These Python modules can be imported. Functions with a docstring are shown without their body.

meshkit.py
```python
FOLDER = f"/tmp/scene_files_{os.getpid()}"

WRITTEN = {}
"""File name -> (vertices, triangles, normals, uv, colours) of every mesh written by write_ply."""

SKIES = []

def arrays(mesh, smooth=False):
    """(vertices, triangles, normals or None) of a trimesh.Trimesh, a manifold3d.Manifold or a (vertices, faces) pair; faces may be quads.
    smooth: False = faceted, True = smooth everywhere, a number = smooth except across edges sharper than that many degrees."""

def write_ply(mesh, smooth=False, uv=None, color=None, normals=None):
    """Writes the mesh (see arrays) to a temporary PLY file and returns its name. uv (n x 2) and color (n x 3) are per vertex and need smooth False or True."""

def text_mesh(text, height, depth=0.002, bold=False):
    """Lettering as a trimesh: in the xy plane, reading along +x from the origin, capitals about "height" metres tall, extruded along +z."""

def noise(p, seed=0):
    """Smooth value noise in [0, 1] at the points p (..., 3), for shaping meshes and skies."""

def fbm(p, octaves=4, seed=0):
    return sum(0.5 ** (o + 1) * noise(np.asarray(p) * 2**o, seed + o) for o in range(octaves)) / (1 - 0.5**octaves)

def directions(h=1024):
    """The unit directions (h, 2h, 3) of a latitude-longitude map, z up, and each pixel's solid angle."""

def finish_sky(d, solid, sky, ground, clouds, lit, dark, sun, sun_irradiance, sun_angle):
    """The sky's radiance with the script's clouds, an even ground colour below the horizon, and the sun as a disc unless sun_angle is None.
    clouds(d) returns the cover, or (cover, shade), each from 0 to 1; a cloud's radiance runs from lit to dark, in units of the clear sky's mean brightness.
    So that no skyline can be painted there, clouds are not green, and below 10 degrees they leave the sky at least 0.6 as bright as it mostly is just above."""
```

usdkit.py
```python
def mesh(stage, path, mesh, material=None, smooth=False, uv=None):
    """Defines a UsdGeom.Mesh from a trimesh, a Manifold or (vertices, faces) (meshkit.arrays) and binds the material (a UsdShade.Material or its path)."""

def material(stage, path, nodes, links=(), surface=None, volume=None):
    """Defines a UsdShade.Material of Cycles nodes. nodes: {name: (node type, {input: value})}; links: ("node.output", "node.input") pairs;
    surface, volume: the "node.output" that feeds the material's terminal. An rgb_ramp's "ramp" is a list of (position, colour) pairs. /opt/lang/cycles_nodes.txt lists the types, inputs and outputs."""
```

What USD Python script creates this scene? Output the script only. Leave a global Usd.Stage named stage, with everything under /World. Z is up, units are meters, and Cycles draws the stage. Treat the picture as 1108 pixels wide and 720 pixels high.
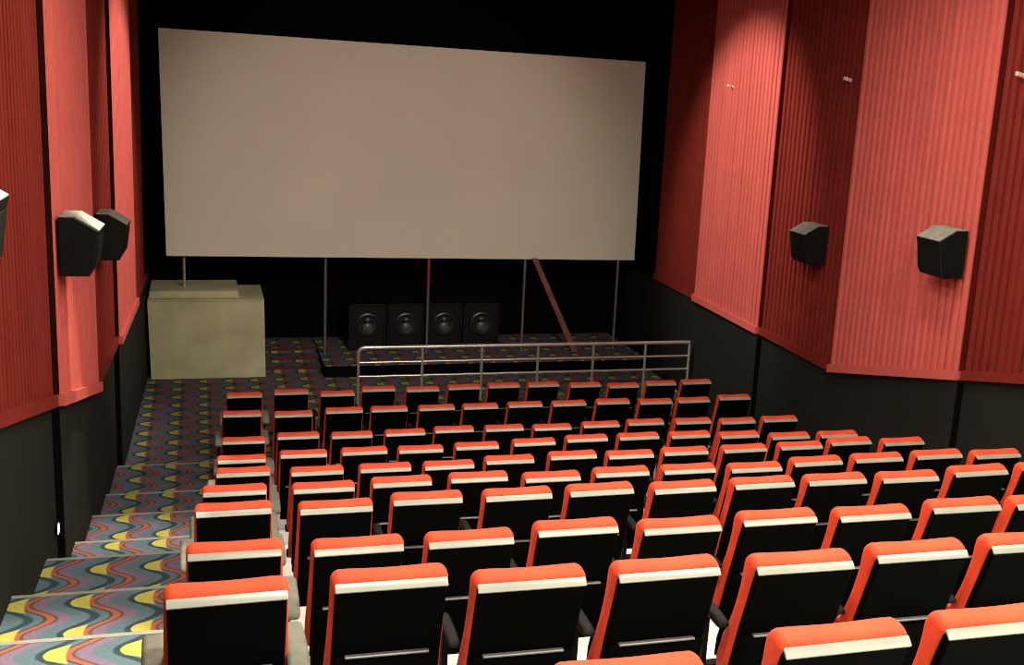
import math
import random
import numpy as np
import trimesh
import usdkit
from shapely.geometry import Polygon
from pxr import Usd, UsdGeom, UsdLux, UsdShade, Gf, Sdf

random.seed(7)
RNG = np.random.default_rng(7)
stage = Usd.Stage.CreateInMemory()
UsdGeom.SetStageUpAxis(stage, 'Z')
UsdGeom.SetStageMetersPerUnit(stage, 1.0)
UsdGeom.Xform.Define(stage, '/World')

# ------------------------------------------------------------------ camera
CAM_Z, F_PX, YAW, PITCH, ROLL = 5.0535, 1244.26, 0.27010, 0.22196, 0.045959
fw = np.array([math.sin(YAW) * math.cos(PITCH), math.cos(YAW) * math.cos(PITCH), -math.sin(PITCH)])
rt = np.array([math.cos(YAW), -math.sin(YAW), 0.0])
up = np.cross(rt, fw)
cr, sr = math.cos(ROLL), math.sin(ROLL)
cx, cy, cz = cr * rt + sr * up, -sr * rt + cr * up, -fw
cam = UsdGeom.Camera.Define(stage, '/World/camera')
cam.CreateHorizontalApertureAttr(36.0)
cam.CreateVerticalApertureAttr(36.0 * 720 / 1108)
cam.CreateFocalLengthAttr(36.0 * F_PX / 1108)
cam.CreateFocusDistanceAttr(12.0)
cam.CreateClippingRangeAttr(Gf.Vec2f(0.05, 200.0))
cam.CreateExposureAttr(0.0)
cam.AddTransformOp().Set(Gf.Matrix4d(*cx, 0, *cy, 0, *cz, 0, 0, 0, CAM_Z, 1))

# ------------------------------------------------------------------ lamps in the ceiling, then added unseen lights
CEIL = 6.85


def lamp(name, x, y, size, power, colour, z=CEIL - 0.06, aim=None, cone=None):
    l = UsdLux.DiskLight.Define(stage, '/World/' + name) if cone is None else UsdLux.SphereLight.Define(stage, '/World/' + name)
    l.CreateIntensityAttr(power)
    l.CreateColorAttr(Gf.Vec3f(*colour))
    l.CreateRadiusAttr(size)
    l.CreateNormalizeAttr(True)
    m = Gf.Matrix4d(1.0)
    if aim is not None:
        d = Gf.Vec3d(aim[0] - x, aim[1] - y, aim[2] - z).GetNormalized()
        m.SetRotate(Gf.Rotation(Gf.Vec3d(0, 0, -1), d))
    m.SetTranslateOnly(Gf.Vec3d(x, y, z))
    l.AddTransformOp().Set(m)
    if cone is not None:
        s = UsdLux.ShapingAPI.Apply(l.GetPrim())
        s.CreateShapingConeAngleAttr(cone)
        s.CreateShapingConeSoftnessAttr(0.6)


WARM, MID = (1.0, 0.89, 0.72), (1.0, 0.89, 0.78)
K = 0
for ly, pw, colour in ((-0.5, 46, WARM), (2.6, 42, WARM), (5.6, 34, WARM), (8.8, 30, MID)):
    for lx in (0.9, 3.2, 5.5):
        K += 1
        lamp('ceiling_lamp_%03d' % K, lx, ly, 0.16, pw, colour)

lamp('front_fill', 3.2, 12.8, 0.16, 7, MID)  # added fill from an unseen source, lifts the far panels
lamp('wall_fill_001', 3.3, 14.2, 0.06, 430, MID, aim=(7.5, 15.2, 3.7), cone=27)  # added light, brightens the far right wall
lamp('wall_fill_002', 3.1, 14.2, 0.06, 430, MID, aim=(-0.95, 15.2, 3.7), cone=27)  # added light, brightens the far left wall
lamp('screen_fill', 3.0, 10.8, 0.06, 145, MID, aim=(3.1, 19.3, 3.0), cone=28)  # added light that brightens the screen, source unseen
lamp('added_aisle_spot_001', -0.3, 5.4, 0.06, 800, WARM, aim=(-0.9, 6.2, 1.7), cone=12.5)  # added unseen spot, cone shaped to pool light on the near treads
lamp('added_aisle_spot_002', -0.2, 9.9, 0.06, 560, WARM, aim=(-0.78, 10.4, 0.5), cone=11)  # second added spot, pools light on treads farther down the aisle

# ------------------------------------------------------------------ helpers
taken = {}


def path_for(parent, name):
    base = parent + '/' + name
    n = taken.get(base, 0)
    taken[base] = n + 1
    return base if n == 0 else base + '_%03d' % n


def tag(prim, label=None, cat=None, group=None, kind=None):
    for k, v in (('label', label), ('category', cat), ('group', group), ('kind', kind)):
        if v:
            prim.SetCustomDataByKey(k, v)
    return prim


def obj(name, m, mat, parent=None, smooth=False, **kw):
    p = usdkit.mesh(stage, path_for(str(parent.GetPath()) if parent else '/World', name), m, mat, smooth=smooth).GetPrim()
    return tag(p, **kw)


def thing(name, label=None, cat=None, loc=(0, 0, 0), rotz=0.0, group=None, kind=None):
    x = UsdGeom.Xform.Define(stage, path_for('/World', name))
    x.AddTranslateOp().Set(Gf.Vec3d(*map(float, loc)))
    x.AddRotateZOp().Set(float(rotz))
    return tag(x.GetPrim(), label, cat, group, kind)


def copy_of(src, name, loc, rotz, label, group):
    x = UsdGeom.Xform.Define(stage, path_for('/World', name))
    x.GetPrim().GetReferences().AddInternalReference(src.GetPath())
    x.GetPrim().SetInstanceable(True)
    for op in UsdGeom.Xformable(x).GetOrderedXformOps():
        if op.GetOpType() == UsdGeom.XformOp.TypeTranslate:
            op.Set(Gf.Vec3d(*map(float, loc)))
        else:
            op.Set(float(rotz))
    return tag(x.GetPrim(), label, src.GetCustomDataByKey('category'), group)


def cat_(*ms):
    return trimesh.util.concatenate([m for m in ms])


def box(x0, x1, y0, y1, z0, z1):
    m = trimesh.creation.box([x1 - x0, y1 - y0, z1 - z0])
    m.apply_translation([(x0 + x1) / 2, (y0 + y1) / 2, (z0 + z1) / 2])
    return m


def soft_box(x0, x1, y0, y1, z0, z1, r=0.01):
    """a box with every edge chamfered"""
    pts = []
    c = np.array([(x0 + x1) / 2, (y0 + y1) / 2, (z0 + z1) / 2])
    h = np.array([x1 - x0, y1 - y0, z1 - z0]) / 2
    for s in np.ndindex(2, 2, 2):
        s = np.array(s) * 2 - 1
        for k in range(3):
            q = h - r
            q[k] = h[k]
            pts.append(c + s * q)
    return trimesh.convex.convex_hull(np.array(pts))


def rod(a, b, r, n=12):
    return trimesh.creation.cylinder(radius=r, segment=np.array([a, b], float), sections=n)


def tube(pts, r, n=10):
    p = np.asarray(pts, float)
    t = np.gradient(p, axis=0)
    t /= np.linalg.norm(t, axis=1, keepdims=True)
    a = np.cross(t, [0, 1.0, 0.02])
    a /= np.linalg.norm(a, axis=1, keepdims=True)
    b = np.cross(t, a)
    ang = np.arange(n) * 2 * np.pi / n
    v = (p[:, None] + r * (np.cos(ang)[None, :, None] * a[:, None] + np.sin(ang)[None, :, None] * b[:, None])).reshape(-1, 3)
    f = []
    for i in range(len(p) - 1):
        for j in range(n):
            q = [i * n + j, i * n + (j + 1) % n, (i + 1) * n + (j + 1) % n, (i + 1) * n + j]
            f += [[q[0], q[1], q[2]], [q[0], q[2], q[3]]]
    for j in range(1, n - 1):
        f += [[0, j + 1, j], [(len(p) - 1) * n, (len(p) - 1) * n + j, (len(p) - 1) * n + j + 1]]
    m = trimesh.Trimesh(v, f, process=False)
    m.fix_normals()
    return m


def smooth_loop(pts, n=4):
    """closed Catmull-Rom through the points"""
    p = np.asarray(pts, float)
    out = []
    for i in range(len(p)):
        a, b, c, d = p[i - 1], p[i], p[(i + 1) % len(p)], p[(i + 2) % len(p)]
        for k in range(n):
            t = k / n
            out.append(0.5 * (2 * b + (c - a) * t + (2 * a - 5 * b + 4 * c - d) * t * t + (3 * b - a - 3 * c + d) * t ** 3))
    return np.array(out)


def loft(profile, stations, warp=None):
    """the (y, z) profile carried along x: stations are (x, inset); caps at both ends"""
    p = np.asarray(profile, float)
    if Polygon(p).exterior.is_ccw is False:
        p = p[::-1]
    e = np.roll(p, -1, 0) - p
    e /= np.linalg.norm(e, axis=1, keepdims=True) + 1e-12
    nrm = np.stack([e[:, 1], -e[:, 0]], 1)
    vn = nrm + np.roll(nrm, 1, 0)
    vn /= np.linalg.norm(vn, axis=1, keepdims=True) + 1e-12
    vs, n = [], len(p)
    for x, ins in stations:
        q = p - vn * ins
        vs.append(np.column_stack([np.full(n, x), q]))
    v = np.vstack(vs)
    f = []
    for s in range(len(stations) - 1):
        for i in range(n):
            a, b = s * n + i, s * n + (i + 1) % n
            f += [[a, b, b + n], [a, b + n, a + n]]
    capv, capf = trimesh.creation.triangulate_polygon(Polygon(vs[0][:, 1:]), engine='earcut')
    from scipy.spatial import cKDTree
    ids = cKDTree(vs[0][:, 1:]).query(capv)[1]
    capf = ids[capf]
    off = (len(stations) - 1) * n
    f += [list(t) for t in capf[:, ::-1]] + [list(t + off) for t in capf]
    if warp is not None:
        v = warp(v)
    m = trimesh.Trimesh(v, np.array(f), process=False)
    m.fix_normals()
    return m


def stations(hw, r, n=4, mid=1):
    out = []
    for k in range(n + 1):
        a = k / n * math.pi / 2
        out.append((-hw + r * (1 - math.sin(a)), r * (1 - math.cos(a)) if k else 0))
    left = [(-hw + r * (1 - math.cos(k / n * math.pi / 2)), r * (1 - math.sin(k / n * math.pi / 2))) for k in range(n + 1)]
    inner = [(x, 0.0) for x in np.linspace(-hw + r, hw - r, mid + 2)[1:-1]]
    return left + inner + [(-x, i) for x, i in left[::-1]]


# ------------------------------------------------------------------ materials
L = '/World/Looks'
UsdGeom.Scope.Define(stage, L)


def lin(*c):
    return tuple((x / 12.92 if x <= 0.04045 else ((x + 0.055) / 1.055) ** 2.4) for x in (k / 255 for k in c))


def plain(name, colour, rough=0.5, metal=0.0, spec=0.5, vary=0.12, scale=9.0, bump=0.0, bscale=60.0, sheen=0.0):
    lo, hi = [tuple(min(1, c * k) for c in colour) for k in (1 - vary, 1 + vary)]
    nodes = {
        'tc': ('texture_coordinate', {}),
        'n': ('noise_texture', {'scale': scale, 'detail': 4.0}),
        'r': ('rgb_ramp', {'ramp': [(0.3, lo), (0.7, hi)]}),
        'p': ('principled_bsdf', {'roughness': rough, 'metallic': metal, 'specular_ior_level': spec}),
    }
    links = [('tc.object', 'n.vector'), ('n.fac', 'r.fac'), ('r.color', 'p.base_color')]
    if sheen:
        nodes['p'][1]['sheen_weight'] = sheen
        nodes['p'][1]['sheen_roughness'] = 0.4
        nodes['p'][1]['sheen_tint'] = (1.0, 0.72, 0.64)
    if bump:
        nodes['bn'] = ('noise_texture', {'scale': bscale, 'detail': 3.0})
        nodes['b'] = ('bump', {'strength': bump, 'distance': 0.01})
        links += [('tc.object', 'bn.vector'), ('bn.fac', 'b.height'), ('b.normal', 'p.normal')]
    return usdkit.material(stage, L + '/' + name, nodes, links, surface='p.BSDF')


M = {}
M['red'] = plain('red_upholstery', (0.68, 0.066, 0.022), 0.62, spec=0.22, vary=0.08, bump=0.15, bscale=180, sheen=0.10)
M['shell'] = plain('black_shell', (0.0012, 0.0014, 0.0012), 0.7, spec=0.02)
M['band'] = plain('cream_band', (0.27, 0.30, 0.255), 0.34, spec=0.7, vary=0.05)
M['silver'] = plain('ledge_glint', (0.16, 0.16, 0.155), 0.4, metal=0.5)  # pale strip stands in for light caught on the shell ledge
M['arm_grey'] = plain('grey_arm', (0.185, 0.195, 0.15), 0.65, vary=0.15, scale=14, bump=0.1)
M['arm_black'] = plain('black_arm', (0.008, 0.008, 0.008), 0.6, spec=0.12)
M['frame'] = plain('black_frame', (0.006, 0.006, 0.006), 0.6, spec=0.1)
M['coral'] = plain('coral_fabric', lin(198, 96, 88), 0.9, spec=0.1, vary=0.05, scale=3, bump=0.15, bscale=120)
M['maroon'] = plain('dark_red_fabric', lin(118, 40, 32), 0.9, spec=0.1, vary=0.08, scale=3, bump=0.15, bscale=120)
M['return'] = plain('shaded_return', (0.022, 0.005, 0.004), 0.9, spec=0.05)  # near-black colour stands in for shade on the coral panel ends
M['return_red'] = plain('shaded_return_red', lin(84, 22, 18), 0.9, spec=0.05)  # same end-face shade in the colour, redder for the right wall
M['wainscot'] = plain('dark_grey_wainscot', lin(31, 34, 29), 0.85, spec=0.12, vary=0.10, scale=2.5)
M['black'] = plain('black_cloth', (0.0035, 0.0035, 0.0035), 0.95, spec=0.03)
M['steel'] = plain('brushed_steel', (0.75, 0.73, 0.68), 0.30, metal=0.75, vary=0.03)
M['dark_pole'] = plain('painted_pole', (0.20, 0.19, 0.18), 0.4, metal=0.4)
M['red_tape'] = plain('red_tape', (0.35, 0.03, 0.05), 0.5)
M['edge_red'] = plain('dark_red_edging', (0.10, 0.018, 0.02), 0.8)
M['plank'] = plain('reddish_wood', (0.22, 0.08, 0.06), 0.6, vary=0.3, scale=6)
M['screen'] = plain('screen_vinyl', (0.79, 0.79, 0.64), 0.85, spec=0.1, vary=0.05, scale=0.5)
M['concrete'] = plain('olive_concrete', (0.54, 0.56, 0.345), 0.85, spec=0.15, vary=0.16, scale=2.2, bump=0.2, bscale=30)
M['cabinet'] = plain('speaker_cabinet', (0.006, 0.006, 0.007), 0.5, spec=0.25)
M['cone'] = plain('speaker_cone', (0.02, 0.02, 0.022), 0.35, spec=0.5)
M['dome'] = plain('dust_cap', (0.10, 0.10, 0.105), 0.3, spec=0.6)
M['spk'] = plain('wall_speaker_paint', (0.005, 0.0065, 0.005), 0.5, spec=0.15)
M['spk_lit_top'] = plain('wall_speaker_lit_top', (0.27, 0.28, 0.235), 0.6, vary=0.2, scale=8)  # pale colour holds the strong light on the speaker tops
M['grille'] = plain('speaker_grille', (0.005, 0.007, 0.005), 0.7, spec=0.1, bump=0.5, bscale=250)
M['fitting'] = plain('fitting_pinkish_white', (0.75, 0.55, 0.48), 0.4)
M['nosing'] = plain('grey_nosing', (0.20, 0.21, 0.165), 0.6, vary=0.12)
M['riser'] = plain('dark_riser', (0.03, 0.026, 0.026), 0.9)
M['lens'] = usdkit.material(stage, L + '/step_light_lens', {'e': ('emission', {'color': (1.0, 0.95, 0.85), 'strength': 3.0})}, surface='e.emission')

# white tiles between the seat rows
M['tile'] = usdkit.material(stage, L + '/white_floor_tile', {
    'g': ('geometry', {}),
    'b': ('brick_texture', {'offset': 0.0, 'color1': (0.86, 0.85, 0.79), 'color2': (0.80, 0.79, 0.74), 'mortar': (0.42, 0.41, 0.38), 'scale': 1.0, 'mortar_size': 0.004, 'brick_width': 0.4, 'row_height': 0.4}),
    'p': ('principled_bsdf', {'roughness': 0.45}),
}, [('g.position', 'b.vector'), ('b.color', 'p.base_color')], surface='p.BSDF')


def carpet():
    P, WL = 0.40, 0.44
    yel, org, lav, blu, tea, brn = [tuple(k * q for q in c) for k, c in ((0.72, lin(200, 190, 92)), (0.66, lin(186, 104, 80)), (0.58, lin(146, 124, 148)), (0.55, lin(110, 136, 148)), (0.6, lin(62, 82, 88)), (0.6, lin(100, 90, 76)))]
    stripe2 = [(0.0, tea), (0.05, blu), (0.20, tea), (0.25, org), (0.37, brn), (0.42, lav), (0.62, blu), (0.90, tea)]
    def soft(st, e=0.018):
        out = [(0.0, st[0][1])]
        for (p0, c0), (p1, c1) in zip(st[:-1], st[1:]):
            out += [(p1 - e, c0), (p1 + e, c1)]
        return out + [(1.0 - e, st[-1][1]), (1.0, st[0][1])]
    stripe2 = soft(stripe2)
    n = {
        'g': ('geometry', {}), 's': ('separate_xyz', {}),
        'ph': ('math', {'math_type': 'multiply_add', 'value2': 2 * math.pi / WL, 'value3': -2 * math.pi * 0.22}),
        'sn': ('math', {'math_type': 'sine'}),
        'sh': ('math', {'math_type': 'multiply', 'value2': -0.09}),
        'x': ('math', {'math_type': 'add'}),
        'u': ('math', {'math_type': 'divide', 'value2': P}),
        'f': ('math', {'math_type': 'fraction'}),
        'u2': ('math', {'math_type': 'add', 'value2': 100.93}),
        'r2': ('rgb_ramp', {'ramp': stripe2}),
        'pc': ('math', {'math_type': 'add', 'value2': math.pi}),
        'cs': ('math', {'math_type': 'sine'}),
        'f0': ('math', {'math_type': 'subtract', 'value2': 0.12}), 'fa': ('math', {'math_type': 'absolute'}), 'hw': ('math', {'math_type': 'multiply', 'value2': 0.18}), 'df': ('math', {'math_type': 'subtract'}),
        'gt': ('map_range', {'from_min': -0.01, 'from_max': 0.015, 'to_min': 0.0, 'to_max': 1.0, 'clamp': True}),
        'm': ('mix', {'color2': yel}),
        'nz': ('noise_texture', {'scale': 130.0, 'detail': 2.0}),
        'nr': ('rgb_ramp', {'ramp': [(0.3, (0.72, 0.72, 0.72)), (0.7, (1.0, 1.0, 1.0))]}),
        'mm': ('mix', {'mix_type': 'multiply', 'fac': 1.0}),
        'b': ('bump', {'strength': 0.4, 'distance': 0.006}),
        'p': ('principled_bsdf', {'roughness': 0.95, 'specular_ior_level': 0.1}),
    }
    k = [('g.position', 's.vector'), ('s.y', 'ph.value1'), ('ph.value', 'sn.value1'), ('sn.value', 'sh.value1'), ('s.x', 'x.value1'), ('sh.value', 'x.value2'),
         ('x.value', 'u.value1'), ('u.value', 'u2.value1'), ('u2.value', 'f.value1'), ('f.value', 'f0.value1'), ('f0.value', 'fa.value1'), ('cs.value', 'hw.value1'), ('hw.value', 'df.value1'), ('fa.value', 'df.value2'), ('f.value', 'r2.fac'), ('ph.value', 'pc.value1'), ('pc.value', 'cs.value1'), ('df.value', 'gt.value'),
         ('gt.result', 'm.fac'), ('r2.color', 'm.color1'), ('g.position', 'nz.vector'), ('nz.fac', 'nr.fac'), ('m.color', 'mm.color1'), ('nr.color', 'mm.color2'),
         ('mm.color', 'p.base_color'), ('nz.fac', 'b.height'), ('b.normal', 'p.normal')]
    return usdkit.material(stage, L + '/wave_carpet', n, k, surface='p.BSDF')


M['carpet'] = carpet()

# ------------------------------------------------------------------ plan of the room
SEATS = {
    'A': [(0.505, 14.231), (1.091, 14.313), (1.664, 14.182), (2.215, 14.345), (2.787, 14.278), (3.352, 14.328), (3.907, 14.355), (4.459, 14.346), (5.033, 14.275), (5.552, 14.19), (6.131, 14.251), (6.668, 14.27)],
    'B': [(0.43, 12.971), (1.009, 12.901), (1.604, 12.984), (2.139, 12.984), (2.712, 12.977), (3.252, 12.974), (3.819, 12.99), (4.383, 12.98), (4.964, 12.997), (5.514, 12.937), (6.031, 12.951), (6.634, 13.013)],
    'C': [(0.4, 11.608), (0.966, 11.702), (1.527, 11.658), (2.103, 11.675), (2.651, 11.722), (3.216, 11.704), (3.76, 11.671), (4.345, 11.703), (4.894, 11.725), (5.472, 11.703), (6.01, 11.646), (6.56, 11.661)],
    'D': [(0.336, 10.263), (0.903, 10.341), (1.478, 10.354), (2.018, 10.338), (2.581, 10.368), (3.176, 10.412), (3.746, 10.463), (4.306, 10.463), (4.866, 10.446), (5.393, 10.382), (5.922, 10.28), (6.482, 10.267)],
    'E': [(0.31, 9.152), (0.909, 9.103), (1.48, 9.104), (2.027, 9.099), (2.582, 9.167), (3.178, 9.211), (3.705, 9.162), (4.248, 9.185), (4.84, 9.187), (5.424, 9.196), (5.984, 9.255), (6.513, 9.18)],
    'F': [(0.205, 7.752), (0.819, 7.727), (1.386, 7.767), (1.963, 7.783), (2.51, 7.716), (3.074, 7.749), (3.624, 7.741), (4.171, 7.702), (4.75, 7.774), (5.31, 7.786), (5.882, 7.796), (6.399, 7.739)],
    'G': [(0.165, 6.485), (0.757, 6.437), (1.321, 6.499), (1.896, 6.486), (2.445, 6.492), (3.003, 6.456), (3.57, 6.459), (4.103, 6.451), (4.647, 6.427), (5.241, 6.472), (5.799, 6.468)],
    'H': [(0.134, 5.146), (0.711, 5.109), (1.263, 5.11), (1.833, 5.166), (2.379, 5.105), (2.951, 5.136), (3.508, 5.11), (4.105, 5.142), (4.633, 5.126)],
    'I': [(0.076, 3.928), (0.675, 3.95), (1.194, 3.863), (1.761, 3.861), (2.338, 3.833), (2.896, 3.857), (3.457, 3.866)],
    'J': [(1.15, 2.69), (1.867, 2.776), (2.436, 2.793)],
}
ROW_Z = dict(zip('ABCDEFGHIJ', (0.0, 0.126, 0.253, 0.516, 0.790, 1.160, 1.520, 1.842, 2.206, 2.458)))
ROW_Y = dict(zip('ABCDEFGHIJ', (14.28, 12.97, 11.68, 10.36, 9.165, 7.75, 6.468, 5.126, 3.866, 2.793)))
ROWS = 'ABCDEFGHIJ'
SL = 0.035


def xr(y):
    return 7.59 + SL * (y - 14)


def xl(y):
    return -1.06 + SL * (y - 14)


def trim_z(y):
    return 1.64 if y >= 12.19 else 1.64 + (12.19 - y) * 0.233


# ------------------------------------------------------------------ floor: level front, then one platform per row
floor = thing('floor', 'patterned carpet floor stepping down to the stage', None, kind='structure')
FRONT, BACK = 20.6, -2.5
edges = [ROW_Y[r] - 0.14 for r in ROWS]                # the front drop of the platform behind row r
tops = [ROW_Z[r] for r in ROWS] + [2.80, 3.15]
edges += [1.50, 0.20]
obj('front_carpet', box(xl(14.1) - 0.3, 8.2, edges[0], FRONT, -0.3, 0.0), M['carpet'], floor)
AISLE_R = 0.16
for i, r in enumerate(list(ROWS[1:]) + ['K', 'L']):
    y1 = edges[i]
    y0 = edges[i + 1] if i + 1 < len(edges) - 1 or r == 'K' else BACK
    if r == 'L':
        y1, y0 = edges[10], BACK
    z = tops[i + 1]
    xa = AISLE_R - 0.035 * (14.3 - y1)
    obj('platform', box(-1.9, 8.2, y0, y1, -0.3, z), M['carpet'], floor)
    obj('tile_strip', box(xa, xr(y0) - 0.03, y0 + 0.02, y1 - 0.012, z - 0.02, z + 0.012), M['tile'], floor, label='white tiled strip between seat rows')
    obj('step_nosing', soft_box(xl(y1) + 0.03, xa - 0.02, y1 - 0.022, y1 + 0.012, z - 0.03, z + 0.008, 0.005), M['nosing'], floor)

# ------------------------------------------------------------------ walls
PANELS = [(16.66, 18.62, 'maroon'), (14.27, 16.66, 'coral'), (12.19, 14.25, 'maroon'), (9.65, 12.19, 'coral'), (7.00, 9.63, 'maroon'), (4.40, 6.95, 'coral'), (1.8, 4.35, 'maroon')]


def fluted(side, y0, y1, z_low, z_top, off, seed):
    """a fabric panel of upright rounded ridges"""
    rng = np.random.default_rng(seed)
    n = max(6, round((y1 - y0) / 0.12))
    ys = np.linspace(y0, y1, n + 1)
    pl = [(y0, 0.0)]
    for i in range(n):
        a, b = ys[i], ys[i + 1]
        w = b - a
        d = 0.05 * (0.5 + 0.7 * rng.random())
        g = 0.18 + 0.12 * rng.random()
        for t, o in ((0.0, off - d), (g, off - d), (g + 0.10, off - 0.004), (0.55, off), (0.90, off - 0.004)):
            pl.append((a + w * t, o))
    pl += [(y1, off - 0.02), (y1, 0.0)]
    n = len(pl)
    v = []
    for top in (0, 1):
        for y, o in pl:
            x = xl(y) + o if side == 'left' else xr(y) - o
            v.append([x, y, z_top if top else z_low(y)])
    f = []
    for i in range(n):
        j = (i + 1) % n
        f += [[i, j, n + j], [i, n + j, n + i]]
    m = trimesh.Trimesh(np.array(v), f, process=False)
    if side == 'right':
        m.invert()
    return m


def strip(side, y0, y1, za, zb, o0, o1):
    """a board on the wall whose lower and upper edge follow za(y), zb(y)"""
    pts = []
    for k, y in enumerate((y0, y1)):
        for o in (o0, o1 if np.ndim(o1) == 0 else o1[k]):
            x = xl(y) + o if side == 'left' else xr(y) - o
            pts += [[x, y, za(y)], [x, y, zb(y)]]
    m = trimesh.convex.convex_hull(np.array(pts))
    return m


def floor_z(y):
    for e, z in zip(edges, tops):
        if y >= e:
            return z
    return 3.15


for side in ('left', 'right'):
    w = thing('wall_' + side, None, None, kind='structure')
    s = -1 if side == 'left' else 1
    pts = []
    for y in (-2.5, FRONT):
        x = xl(y) if side == 'left' else xr(y)
        for d in (0, 0.2 * s):
            pts += [[x + d, y, -0.3], [x + d, y, CEIL]]
    obj('backing', trimesh.convex.convex_hull(np.array(pts)), M['black'], w)
    for i, (y0, y1, kind) in enumerate(PANELS):
        off = 0.09 if kind == 'coral' else 0.045
        what = 'light coral' if kind == 'coral' else 'dark red'
        low = lambda y: trim_z(y) + 0.05
        ya, yb = (y0, y1) if kind == 'coral' else (y0, y1 - 0.01)
        obj('fabric_panel', fluted(side, ya, yb, low, CEIL, off, i * 2 + (side == 'left')), M[kind], w, label=what + ' fluted fabric panel')
        obj('panel_trim', strip(side, y0, y1 if kind == 'coral' else y1 - 0.02, trim_z, lambda y: trim_z(y) + 0.10, 0.0, off + 0.035), M[kind], w, label=what + ' trim')
    # wainscot boards: a dark slot stands under each change from dark red to coral
    cuts = [20.4, 14.27, 9.65, 4.40, 1.8]
    for a, b in zip(cuts[1:], cuts[:-1]):
        off = lambda y: 0.08 - 0.06 * (y - a) / (b - a)
        segs = [a] + [e for e in (12.19, 18.6) if a < e < b] + [b - (0.0 if b > 20 else 0.03)]
        bits = [strip(side, p, q, lambda y: -0.25, lambda y: trim_z(y) - 0.004, 0.0, (off(p), off(q))) for p, q in zip(segs[:-1], segs[1:])]
        obj('wainscot_panel', cat_(*bits), M['wainscot'], w)
        obj('wainscot_return', strip(side, a - 0.012, a - 0.001, lambda y: -0.25, lambda y: trim_z(y) - 0.004, 0.0, 0.078), M['black'], w, label='black return face')
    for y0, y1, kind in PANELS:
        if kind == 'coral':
            obj('panel_return', strip(side, y0 - 0.014, y0 - 0.002, lambda y: trim_z(y) + 0.10, lambda y: CEIL, 0.0, 0.084), M['return'] if side == 'left' else M['return_red'], w, label='return face with shade in its dark colour')

obj('wall_front', box(-1.6, 8.4, FRONT, FRONT + 0.2, -0.3, CEIL), M['black'], kind='structure')
obj('ceiling', box(-2.2, 8.6, BACK, FRONT + 0.2, CEIL, CEIL + 0.2), M['black'], kind='structure')

# ------------------------------------------------------------------ the screen with its poles
scr = thing('projection_screen', 'large blank grey cinema screen on thin poles above the stage', 'screen', (3.56, 19.3, 0.2))
BL, BR, TL, TR = [np.array(p) - [3.56, 19.3, 0.2] for p in ((-0.538, 19.2, 1.917), (7.600, 19.36, 1.835), (-0.589, 19.2, 5.49), (7.560, 19.36, 5.345))]


def sheet(bl, br, tl, tr, thick, nx=24, nz=8, sag=0.0):
    v, f = [], []
    for side in (0, 1):
        for j in range(nz + 1):
            for i in range(nx + 1):
                a, b = i / nx, j / nz
                p = (bl * (1 - a) + br * a) * (1 - b) + (tl * (1 - a) + tr * a) * b
                v.append(p + np.array([0, (sag * 4 * a * (1 - a)) + side * thick, 0]))
    n = (nx + 1) * (nz + 1)
    for j in range(nz):
        for i in range(nx):
            a = j * (nx + 1) + i
            q = [a, a + 1, a + nx + 2, a + nx + 1]
            f += [[q[0], q[1], q[2]], [q[0], q[2], q[3]]]
            f += [[q[0] + n, q[2] + n, q[1] + n], [q[0] + n, q[3] + n, q[2] + n]]
    m = trimesh.Trimesh(np.array(v), f, process=False)
    return m


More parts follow.
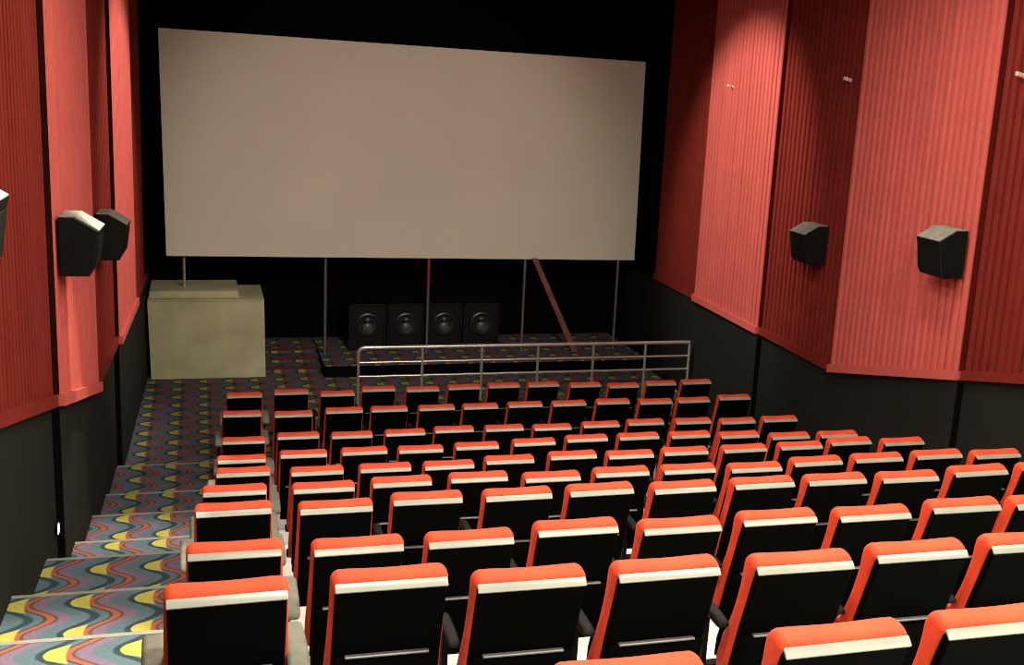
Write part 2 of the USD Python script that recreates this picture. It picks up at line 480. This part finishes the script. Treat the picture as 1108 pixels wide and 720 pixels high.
obj('screen_sheet', sheet(BL, BR, TL, TR, 0.01), M['screen'], scr, smooth=True)
for a, b in ((BL, BR), (TL, TR), (BL, TL), (BR, TR)):
    d = (b - a) / np.linalg.norm(b - a)
    obj('frame_bar', rod(a - d * 0.03 + [0, 0.05, 0], b + d * 0.03 + [0, 0.05, 0], 0.03, 8), M['black'], scr, label='black frame tube')
for px, zt, zb, mat in ((-0.267, 1.9, 1.40, 'steel'), (2.03, 1.89, 0.2, 'dark_pole'), (3.80, 1.87, 0.2, 'dark_pole'), (5.526, 1.86, 0.2, 'dark_pole'), (7.27, 1.84, 0.2, 'dark_pole')):
    q = obj('support_pole', cat_(rod((px - 3.56, 0.0, zb - 0.2), (px - 3.56, 0.0, zt - 0.2), 0.024, 12), trimesh.creation.cylinder(0.06, 0.012, transform=trimesh.transformations.translation_matrix([px - 3.56, 0.0, zb - 0.193]))), M[mat], scr, smooth=40)
    if px == 3.80:
        obj('tape_wrap', rod((px - 3.56, 0.0, 1.18), (px - 3.56, 0.0, 1.66), 0.027, 12), M['red_tape'], q, smooth=40, label='red tape wrapped round the pole top')

obj('leaning_plank', trimesh.convex.convex_hull(np.array([[x, y, z] for (x, z) in ((5.60, 1.90), (5.70, 1.90), (6.54, 0.2), (6.43, 0.2)) for y in (19.13, 19.17)])), M['plank'],
    label='reddish wooden plank leaning up to the screen on the stage', cat='plank')

# ------------------------------------------------------------------ stage, steps, plinth
st = thing('stage_platform', 'low black-fronted stage with carpeted top behind the railing', 'stage', (4.8, 18.5, 0))
obj('stage_body', box(1.95 - 4.8, 7.62 - 4.8, 0.0, 2.08, 0.0, 0.185), M['black'], st, label='black stage front')
obj('stage_top', box(1.95 - 4.8, 7.62 - 4.8, 0.03, 2.08, 0.185, 0.2), M['carpet'], st, label='carpeted stage top')
for k, (y0, z) in enumerate(((18.95, 0.07), (19.35, 0.13), (19.75, 0.2))):
    s_ = obj('side_step', box(1.02 - 4.8, 1.94 - 4.8, y0 - 18.5, 2.08, 0.0, z), M['carpet'], st)
    obj('step_edge', box(1.02 - 4.8, 1.94 - 4.8, y0 - 18.5 - 0.012, y0 - 18.5 + 0.03, z - 0.03, z + 0.006), M['edge_red'], s_, label='dark red step edge')

pl = thing('concrete_plinth', 'olive grey concrete plinth with a slab on top, left of the stage', 'plinth', (0.05, 18.65, 0))
px0, px1 = -0.828 - 0.05, 1.0 - 0.05
body = trimesh.convex.convex_hull(np.array([[x, y, z] for x0, x1, z in ((px0 + 0.035, px1, 0.0), (px0, px1 - 0.02, 1.27)) for x in (x0, x1) for y in (0.0, 1.3)]))
obj('plinth_body', body, M['concrete'], pl)
obj('plinth_ledge', soft_box(px0, px1 - 0.018, -0.012, 1.3, 1.27, 1.295, 0.008), M['concrete'], pl)
obj('top_slab', soft_box(px0 + 0.02, 0.53, 0.20, 1.22, 1.295, 1.40, 0.012), M['concrete'], pl)
obj('slab_lip', soft_box(px0 + 0.01, 0.55, 0.17, 1.22, 1.295, 1.318, 0.006), M['concrete'], pl)

# ------------------------------------------------------------------ railing in front of the stage
ra = thing('steel_railing', 'shiny steel railing with three bars in front of the stage', 'railing', (4.9, 16.5, 0))
RX = [2.23, 3.19, 4.11, 5.00, 5.90, 6.77, 7.52]
x0, x1 = RX[0] - 4.9, RX[-1] - 4.9
arc = [(x0, 0, 0.0), (x0, 0, 0.5), (x0, 0, 0.90)] + [(x0 + 0.09 * (1 - math.cos(a)), 0, 0.90 + 0.09 * math.sin(a)) for a in np.linspace(0.2, math.pi / 2, 6)]
top_pts = arc[2:] + [(x, 0, 0.99) for x in np.linspace(x0 + 0.2, x1 - 0.1, 12)] + [(x1, 0, 0.985)]
obj('top_rail', tube(top_pts, 0.028, 12), M['steel'], ra, smooth=50)
for z in (0.765, 0.55):
    obj('mid_rail', rod((x0, 0, z), (x1, 0, z), 0.017), M['steel'], ra, smooth=40)
for i, x in enumerate(RX):
    z1 = 0.91 if i == 0 else 0.97
    obj('post', cat_(rod((x - 4.9, 0, 0), (x - 4.9, 0, z1), 0.022), trimesh.creation.cylinder(0.05, 0.012, transform=trimesh.transformations.translation_matrix([x - 4.9, 0, 0.006]))), M['steel'], ra, smooth=40)

# ------------------------------------------------------------------ four speaker boxes on the stage
def revolve_y(profile, n=28):
    """(radius, depth towards the viewer) turned about the y axis"""
    m = trimesh.creation.revolve(np.array(profile), sections=n)
    m.apply_transform(trimesh.transformations.rotation_matrix(math.pi / 2, [1, 0, 0]))
    return m


first = None
names4 = ('leftmost of four black box speakers in a row on the stage', 'second from the left of four black box speakers on the stage', 'third from the left of four black box speakers on the stage', 'rightmost of four black box speakers in a row on the stage')
for k in range(4):
    loc = (2.79 + 0.678 * k, 19.52, 0.202)
    if first is None:
        first = thing('stage_speaker', names4[0], 'speaker', loc, group='black box speakers on the stage')
        obj('cabinet', cat_(soft_box(-0.332, 0.332, 0.02, 0.62, 0.0, 0.83, 0.012), soft_box(-0.332, 0.332, 0.0, 0.05, 0.79, 0.83, 0.006), soft_box(-0.332, -0.29, 0.0, 0.05, 0.0, 0.83, 0.006), soft_box(0.29, 0.332, 0.0, 0.05, 0.0, 0.83, 0.006)), M['cabinet'], first)
        sp = revolve_y([(0.205, -0.01), (0.205, 0.02), (0.18, 0.03), (0.165, 0.02), (0.15, 0.0), (0.06, -0.02), (0.0, -0.02)])
        sp.apply_translation([0, 0.0, 0.46])
        w_ = obj('woofer', sp, M['cone'], first, smooth=40)
        dm = trimesh.creation.icosphere(3, 0.085)
        dm.apply_scale([1, 0.55, 1])
        dm.apply_translation([0, 0.0, 0.41])
        obj('dust_cap', dm, M['dome'], w_, smooth=True)
        tw = trimesh.creation.icosphere(3, 0.045)
        tw.apply_scale([1, 0.6, 0.8])
        tw.apply_translation([0, -0.005, 0.545])
        obj('horn_cap', tw, M['dome'], w_, smooth=True)
    else:
        copy_of(first, 'stage_speaker', loc, 0, names4[k], 'black box speakers on the stage')

# ------------------------------------------------------------------ wall speakers
WS = [('right', 9.95, 3.73, 'black wedge wall speaker on the right wall, on a light coral panel'),
      ('right', 12.82, 3.38, 'black wedge wall speaker on the right wall, on a dark red panel'),
      ('left', 9.95, 3.77, 'larger near black wedge speaker on the left wall, on a coral panel'),
      ('left', 12.72, 3.44, 'farther black wedge speaker on the left wall, on a dark panel'),
      ('left', 5.95, 4.46, 'black wall speaker cut off by the left edge of the photo')]
prof = np.array([(0.0, 0.0), (0.13, 0.0), (0.315, -0.11), (0.30, -0.165), (0.26, -0.42), (0.225, -0.48), (0.0, -0.48)])


def wall_speaker(loc, rotz, label, off):
    t = thing('wall_speaker', label, 'speaker', loc, rotz, group='black speakers along the walls')
    b = loft(prof, [(-0.21, 0.012), (-0.20, 0.0), (0.20, 0.0), (0.21, 0.012)])
    obj('cabinet', b, M['spk'], t, label='black cabinet')
    top = trimesh.convex.convex_hull(np.array([[x, y, z + d] for x in (-0.198, 0.198) for (y, z) in ((0.005, 0.0), (0.13, 0.0)) for d in (-0.002, 0.006)]))
    top2 = trimesh.convex.convex_hull(np.array([[x, y, z + d] for x in (-0.198, 0.198) for (y, z) in ((0.13, 0.0), (0.312, -0.108)) for d in (-0.002, 0.006)]))
    obj('lit_top_face', cat_(top, top2), M['spk_lit_top'], t, label='top face with light in its pale colour')
    g = trimesh.convex.convex_hull(np.array([[x, y + d, z] for x in (-0.18, 0.18) for (y, z) in ((0.298, -0.175), (0.264, -0.405)) for d in (-0.004, 0.008)]))
    obj('grille', g, M['grille'], t)
    k = cat_(rod((0, -off + 0.01, -0.25), (0, 0.02, -0.25), 0.03), soft_box(-0.07, 0.07, -off + 0.002, -off + 0.014, -0.36, -0.14, 0.004))
    obj('bracket', k, M['frame'], t)
    return t


for side, y, z, lab in WS:
    coral = any(a <= y <= b and c == 'coral' for a, b, c in PANELS)
    o = (0.09 if coral else 0.045) + 0.02
    if side == 'right':
        wall_speaker((xr(y) - o, y, z), 90 - math.degrees(math.atan(SL)), lab, 0.02)
    else:
        wall_speaker((xl(y) + o, y, z), -90 - math.degrees(math.atan(SL)), lab, 0.02)

# small fittings on the right wall, and the step light on the left one
for y, z, lab in ((15.82, 5.0, 'tiny pinkish wall fitting high on the far coral panel, right wall'), (12.50, 5.15, 'small whitish wall fitting high on the dark red panel, right wall'), (9.32, 5.24, 'small whitish wall fitting at the right edge of the photo')):
    coral = any(a <= y <= b and c == 'coral' for a, b, c in PANELS)
    o = 0.09 if coral else 0.045
    t = thing('wall_fitting', lab, 'wall fitting', (xr(y) - o, y, z), 90)
    obj('base_plate', trimesh.creation.cylinder(0.025, 0.02, sections=16, transform=trimesh.transformations.rotation_matrix(math.pi / 2, [1, 0, 0])), M['fitting'], t, smooth=40)
    hd = cat_(rod((0, 0, 0), (0, 0.05, 0.015), 0.012), trimesh.convex.convex_hull(np.array([[x, yy, zz] for x in (-0.02, 0.02) for yy, zz in ((0.04, -0.015), (0.05, 0.03), (0.085, 0.0), (0.085, 0.035))])))
    obj('nozzle', hd, M['fitting'], t)

t = thing('step_light', 'small glowing white step light low on the left wall', 'light', (xl(9.53) + 0.035, 9.53, 1.21), -90)
obj('housing', soft_box(-0.05, 0.05, 0.0, 0.012, -0.05, 0.06, 0.004), M['frame'], t)
obj('lens', soft_box(-0.035, 0.035, 0.006, 0.018, -0.035, 0.045, 0.004), M['lens'], t, label='glowing lens')

# ------------------------------------------------------------------ cinema seats (origin on the platform, under the lower edge of the cream band; the seat faces +y)
LEAN = 0.315


def back_y(z):
    return LEAN * (0.93 - z)


def seat_meshes():
    m = {}
    # padded backrest: an S-curved cushion rounded at the edges
    zs = [0.36, 0.50, 0.64, 0.78, 0.90]
    rear = [(back_y(z) + 0.035, z) for z in zs] + [(0.016, 0.942)]
    topz = [(0.030, 0.972), (0.070, 0.984), (0.105, 0.974)]
    front = [(0.128, 0.94), (back_y(0.84) + 0.112, 0.84), (back_y(0.70) + 0.108, 0.70), (back_y(0.56) + 0.125, 0.56), (back_y(0.44) + 0.130, 0.44), (back_y(0.36) + 0.08, 0.355)]
    prof = smooth_loop(rear + topz + front, 3)

    def wavy(v):
        k = np.clip((v[:, 2] - 0.93) / 0.07, 0, 1)
        u = v[:, 0] / 0.22
        v[:, 2] += k * (-0.004 * np.cos(u * math.pi * 0.9) - 0.012 * np.clip(np.abs(u) - 0.86, 0, 1) / 0.14)
        low = np.clip((0.93 - v[:, 2]) / 0.5, 0, 1)
        v[:, 0] *= 1 + 0.05 * low * np.sign(0.5)
        return v
    m['backrest'] = loft(prof, stations(0.222, 0.028, 4, 9), wavy)
    shell = [(back_y(0.30), 0.30), (0.0, 0.93), (0.017, 0.949), (0.040, 0.945), (0.040, 0.92), (back_y(0.30) + 0.05, 0.30)]
    m['shell'] = loft(shell, [(-0.211, 0.006), (-0.205, 0.0), (0.205, 0.0), (0.211, 0.006)])
    lowr = [(back_y(0.615) - 0.012, 0.612), (back_y(0.60) - 0.022, 0.595), (back_y(0.33) - 0.03, 0.33), (back_y(0.24) - 0.005, 0.24), (back_y(0.24) + 0.04, 0.24), (back_y(0.60) + 0.01, 0.612)]
    m['lower'] = loft(lowr, [(-0.206, 0.006), (-0.20, 0.0), (0.20, 0.0), (0.206, 0.006)])
    nb = np.array([-1.0, 1.0]) / math.sqrt(2)
    a, b = np.array([-0.003, 0.928]), np.array([0.020, 0.953])
    band = [a - nb * 0.004, a + nb * 0.005, (a + b) / 2 + nb * 0.007, b + nb * 0.005, b - nb * 0.004]
    m['band'] = loft(band, [(-0.214, 0.003), (-0.210, 0.0), (0.210, 0.0), (0.214, 0.003)])
    m['trim'] = soft_box(-0.165, 0.165, back_y(0.62) - 0.022, back_y(0.62) + 0.002, 0.612, 0.622, 0.003)
    # tip-up seat, folded
    sp = smooth_loop([(0.0, 0.0), (0.04, -0.035), (0.11, -0.04), (0.18, -0.03), (0.21, 0.0), (0.18, 0.035), (0.11, 0.035), (0.04, 0.035)], 3)
    ang = math.radians(101)
    rot = np.array([[math.cos(ang), -math.sin(ang)], [math.sin(ang), math.cos(ang)]])
    q = sp @ rot.T + np.array([0.325, 0.35])
    m['seat'] = loft(q, stations(0.19, 0.03, 3, 1))
    pan = [(0.02, -0.045), (0.18, -0.038), (0.18, -0.052), (0.11, -0.065), (0.02, -0.058)]
    m['pan'] = loft(np.array(pan) @ rot.T + np.array([0.325, 0.35]), [(-0.19, 0.004), (-0.18, 0.0), (0.18, 0.0), (0.19, 0.004)])
    for s, x in (('l', -0.264), ('r', 0.264)):
        ap = smooth_loop([(0.15, 0.635), (0.18, 0.62), (0.28, 0.62), (0.38, 0.625), (0.41, 0.645), (0.38, 0.662), (0.28, 0.664), (0.18, 0.656)], 3)
        a_ = loft(ap, stations(0.027, 0.016, 3, 0))
        a_.apply_translation([x, 0, 0])
        m['arm_' + s] = a_
        g_ = loft(smooth_loop([(0.07, 0.575), (0.12, 0.54), (0.28, 0.55), (0.38, 0.555), (0.42, 0.60), (0.38, 0.645), (0.28, 0.655), (0.12, 0.64)], 3), stations(0.044, 0.022, 3, 0))
        g_.apply_translation([x, 0, 0])
        m['grey_' + s] = g_
        top_f = 0.56 if s == 'r' else 0.63
        fr = [(0.26, 0.012), (0.26, 0.0), (0.46, 0.0), (0.46, 0.012), (0.385, 0.04), (0.375, top_f), (0.315, top_f), (0.325, 0.04)]
        f_ = loft(fr, [(-0.012, 0.0), (0.012, 0.0)])
        f_.apply_translation([x, 0, 0])
        m['frame_' + s] = f_
    m['beam'] = cat_(soft_box(-0.235, 0.235, 0.34, 0.40, 0.30, 0.35, 0.006))
    return m


SM = seat_meshes()
CAT, protos = 'cinema seat', {}


def make_seat(kind, loc, rotz, label, group):
    t = thing('cinema_seat', label, CAT, loc, rotz, group)
    obj('backrest', SM['backrest'], M['red'], t, smooth=50, label='red upholstered back cushion')
    sh = obj('back_shell', SM['shell'], M['shell'], t, smooth=30, label='black back shell')
    obj('top_band', SM['band'], M['band'], sh, smooth=30, label='cream band along the top')
    lo = obj('lower_shell', SM['lower'], M['shell'], t, smooth=30, label='black lower back cover')
    obj('ledge_glint_strip', SM['trim'], M['silver'], lo, label='thin silver strip for light on the ledge')
    obj('seat', SM['seat'], M['red'], t, smooth=50, label='red tip-up seat')
    obj('seat_pan', SM['pan'], M['shell'], t, smooth=30)
    obj('beam', SM['beam'], M['frame'], t)
    for s in {'aisle': 'lr', 'second': '', 'middle': 'l', 'end': 'lr'}[kind]:
        grey = kind == 'aisle'
        fr = obj('side_frame', SM['frame_' + s], M['frame'], t)
        obj('armrest', SM[('grey_' if grey else 'arm_') + s], M['arm_grey' if grey else 'arm_black'], t, smooth=50, label='grey padded armrest' if grey else 'black armrest')
    return t


ORD = ['first', 'second', 'third', 'fourth', 'fifth', 'sixth', 'seventh', 'eighth', 'ninth', 'tenth', 'eleventh', 'twelfth']
ROWNAME = dict(zip(ROWS, ('the front row by the railing', 'the second row from the railing', 'the third row from the railing', 'the fourth row from the railing', 'the fifth row from the railing',
                          'the fifth nearest row', 'the fourth nearest row', 'the third nearest row', 'the second nearest row', 'the nearest row')))
for r in ROWS:
    row = [list(p) for p in SEATS[r]]
    for a, b in zip(row[:-1], row[1:]):
        b[0] = max(b[0], a[0] + 0.524)
    for c, (x, y) in enumerate(row):
        kind = 'middle' if r == 'J' else 'aisle' if c == 0 else 'second' if c == 1 else 'end' if c == 11 else 'middle'
        if r == 'J':
            who = ('left', 'middle', 'right')[c] + ' of the three seats showing in the nearest row'
        elif c == 0:
            who = 'on the carpeted aisle, first of ' + ROWNAME[r]
        elif c == 11:
            who = 'at the right wall end of ' + ROWNAME[r]
        else:
            who = ORD[c] + ' from the aisle in ' + ROWNAME[r]
        label = 'red-topped black seat, ' + who
        grp = 'cinema seats in rows'
        rot = float(RNG.uniform(-0.9, 0.9))
        if r == 'I' and c == 0:
            rot = 1.5
        zz = ROW_Z[r] + (0.0 if r == 'A' else 0.012)
        if kind not in protos:
            protos[kind] = make_seat(kind, (x, y, zz), rot, label, grp)
        else:
            copy_of(protos[kind], 'cinema_seat', (x, y, zz), rot, label, grp)
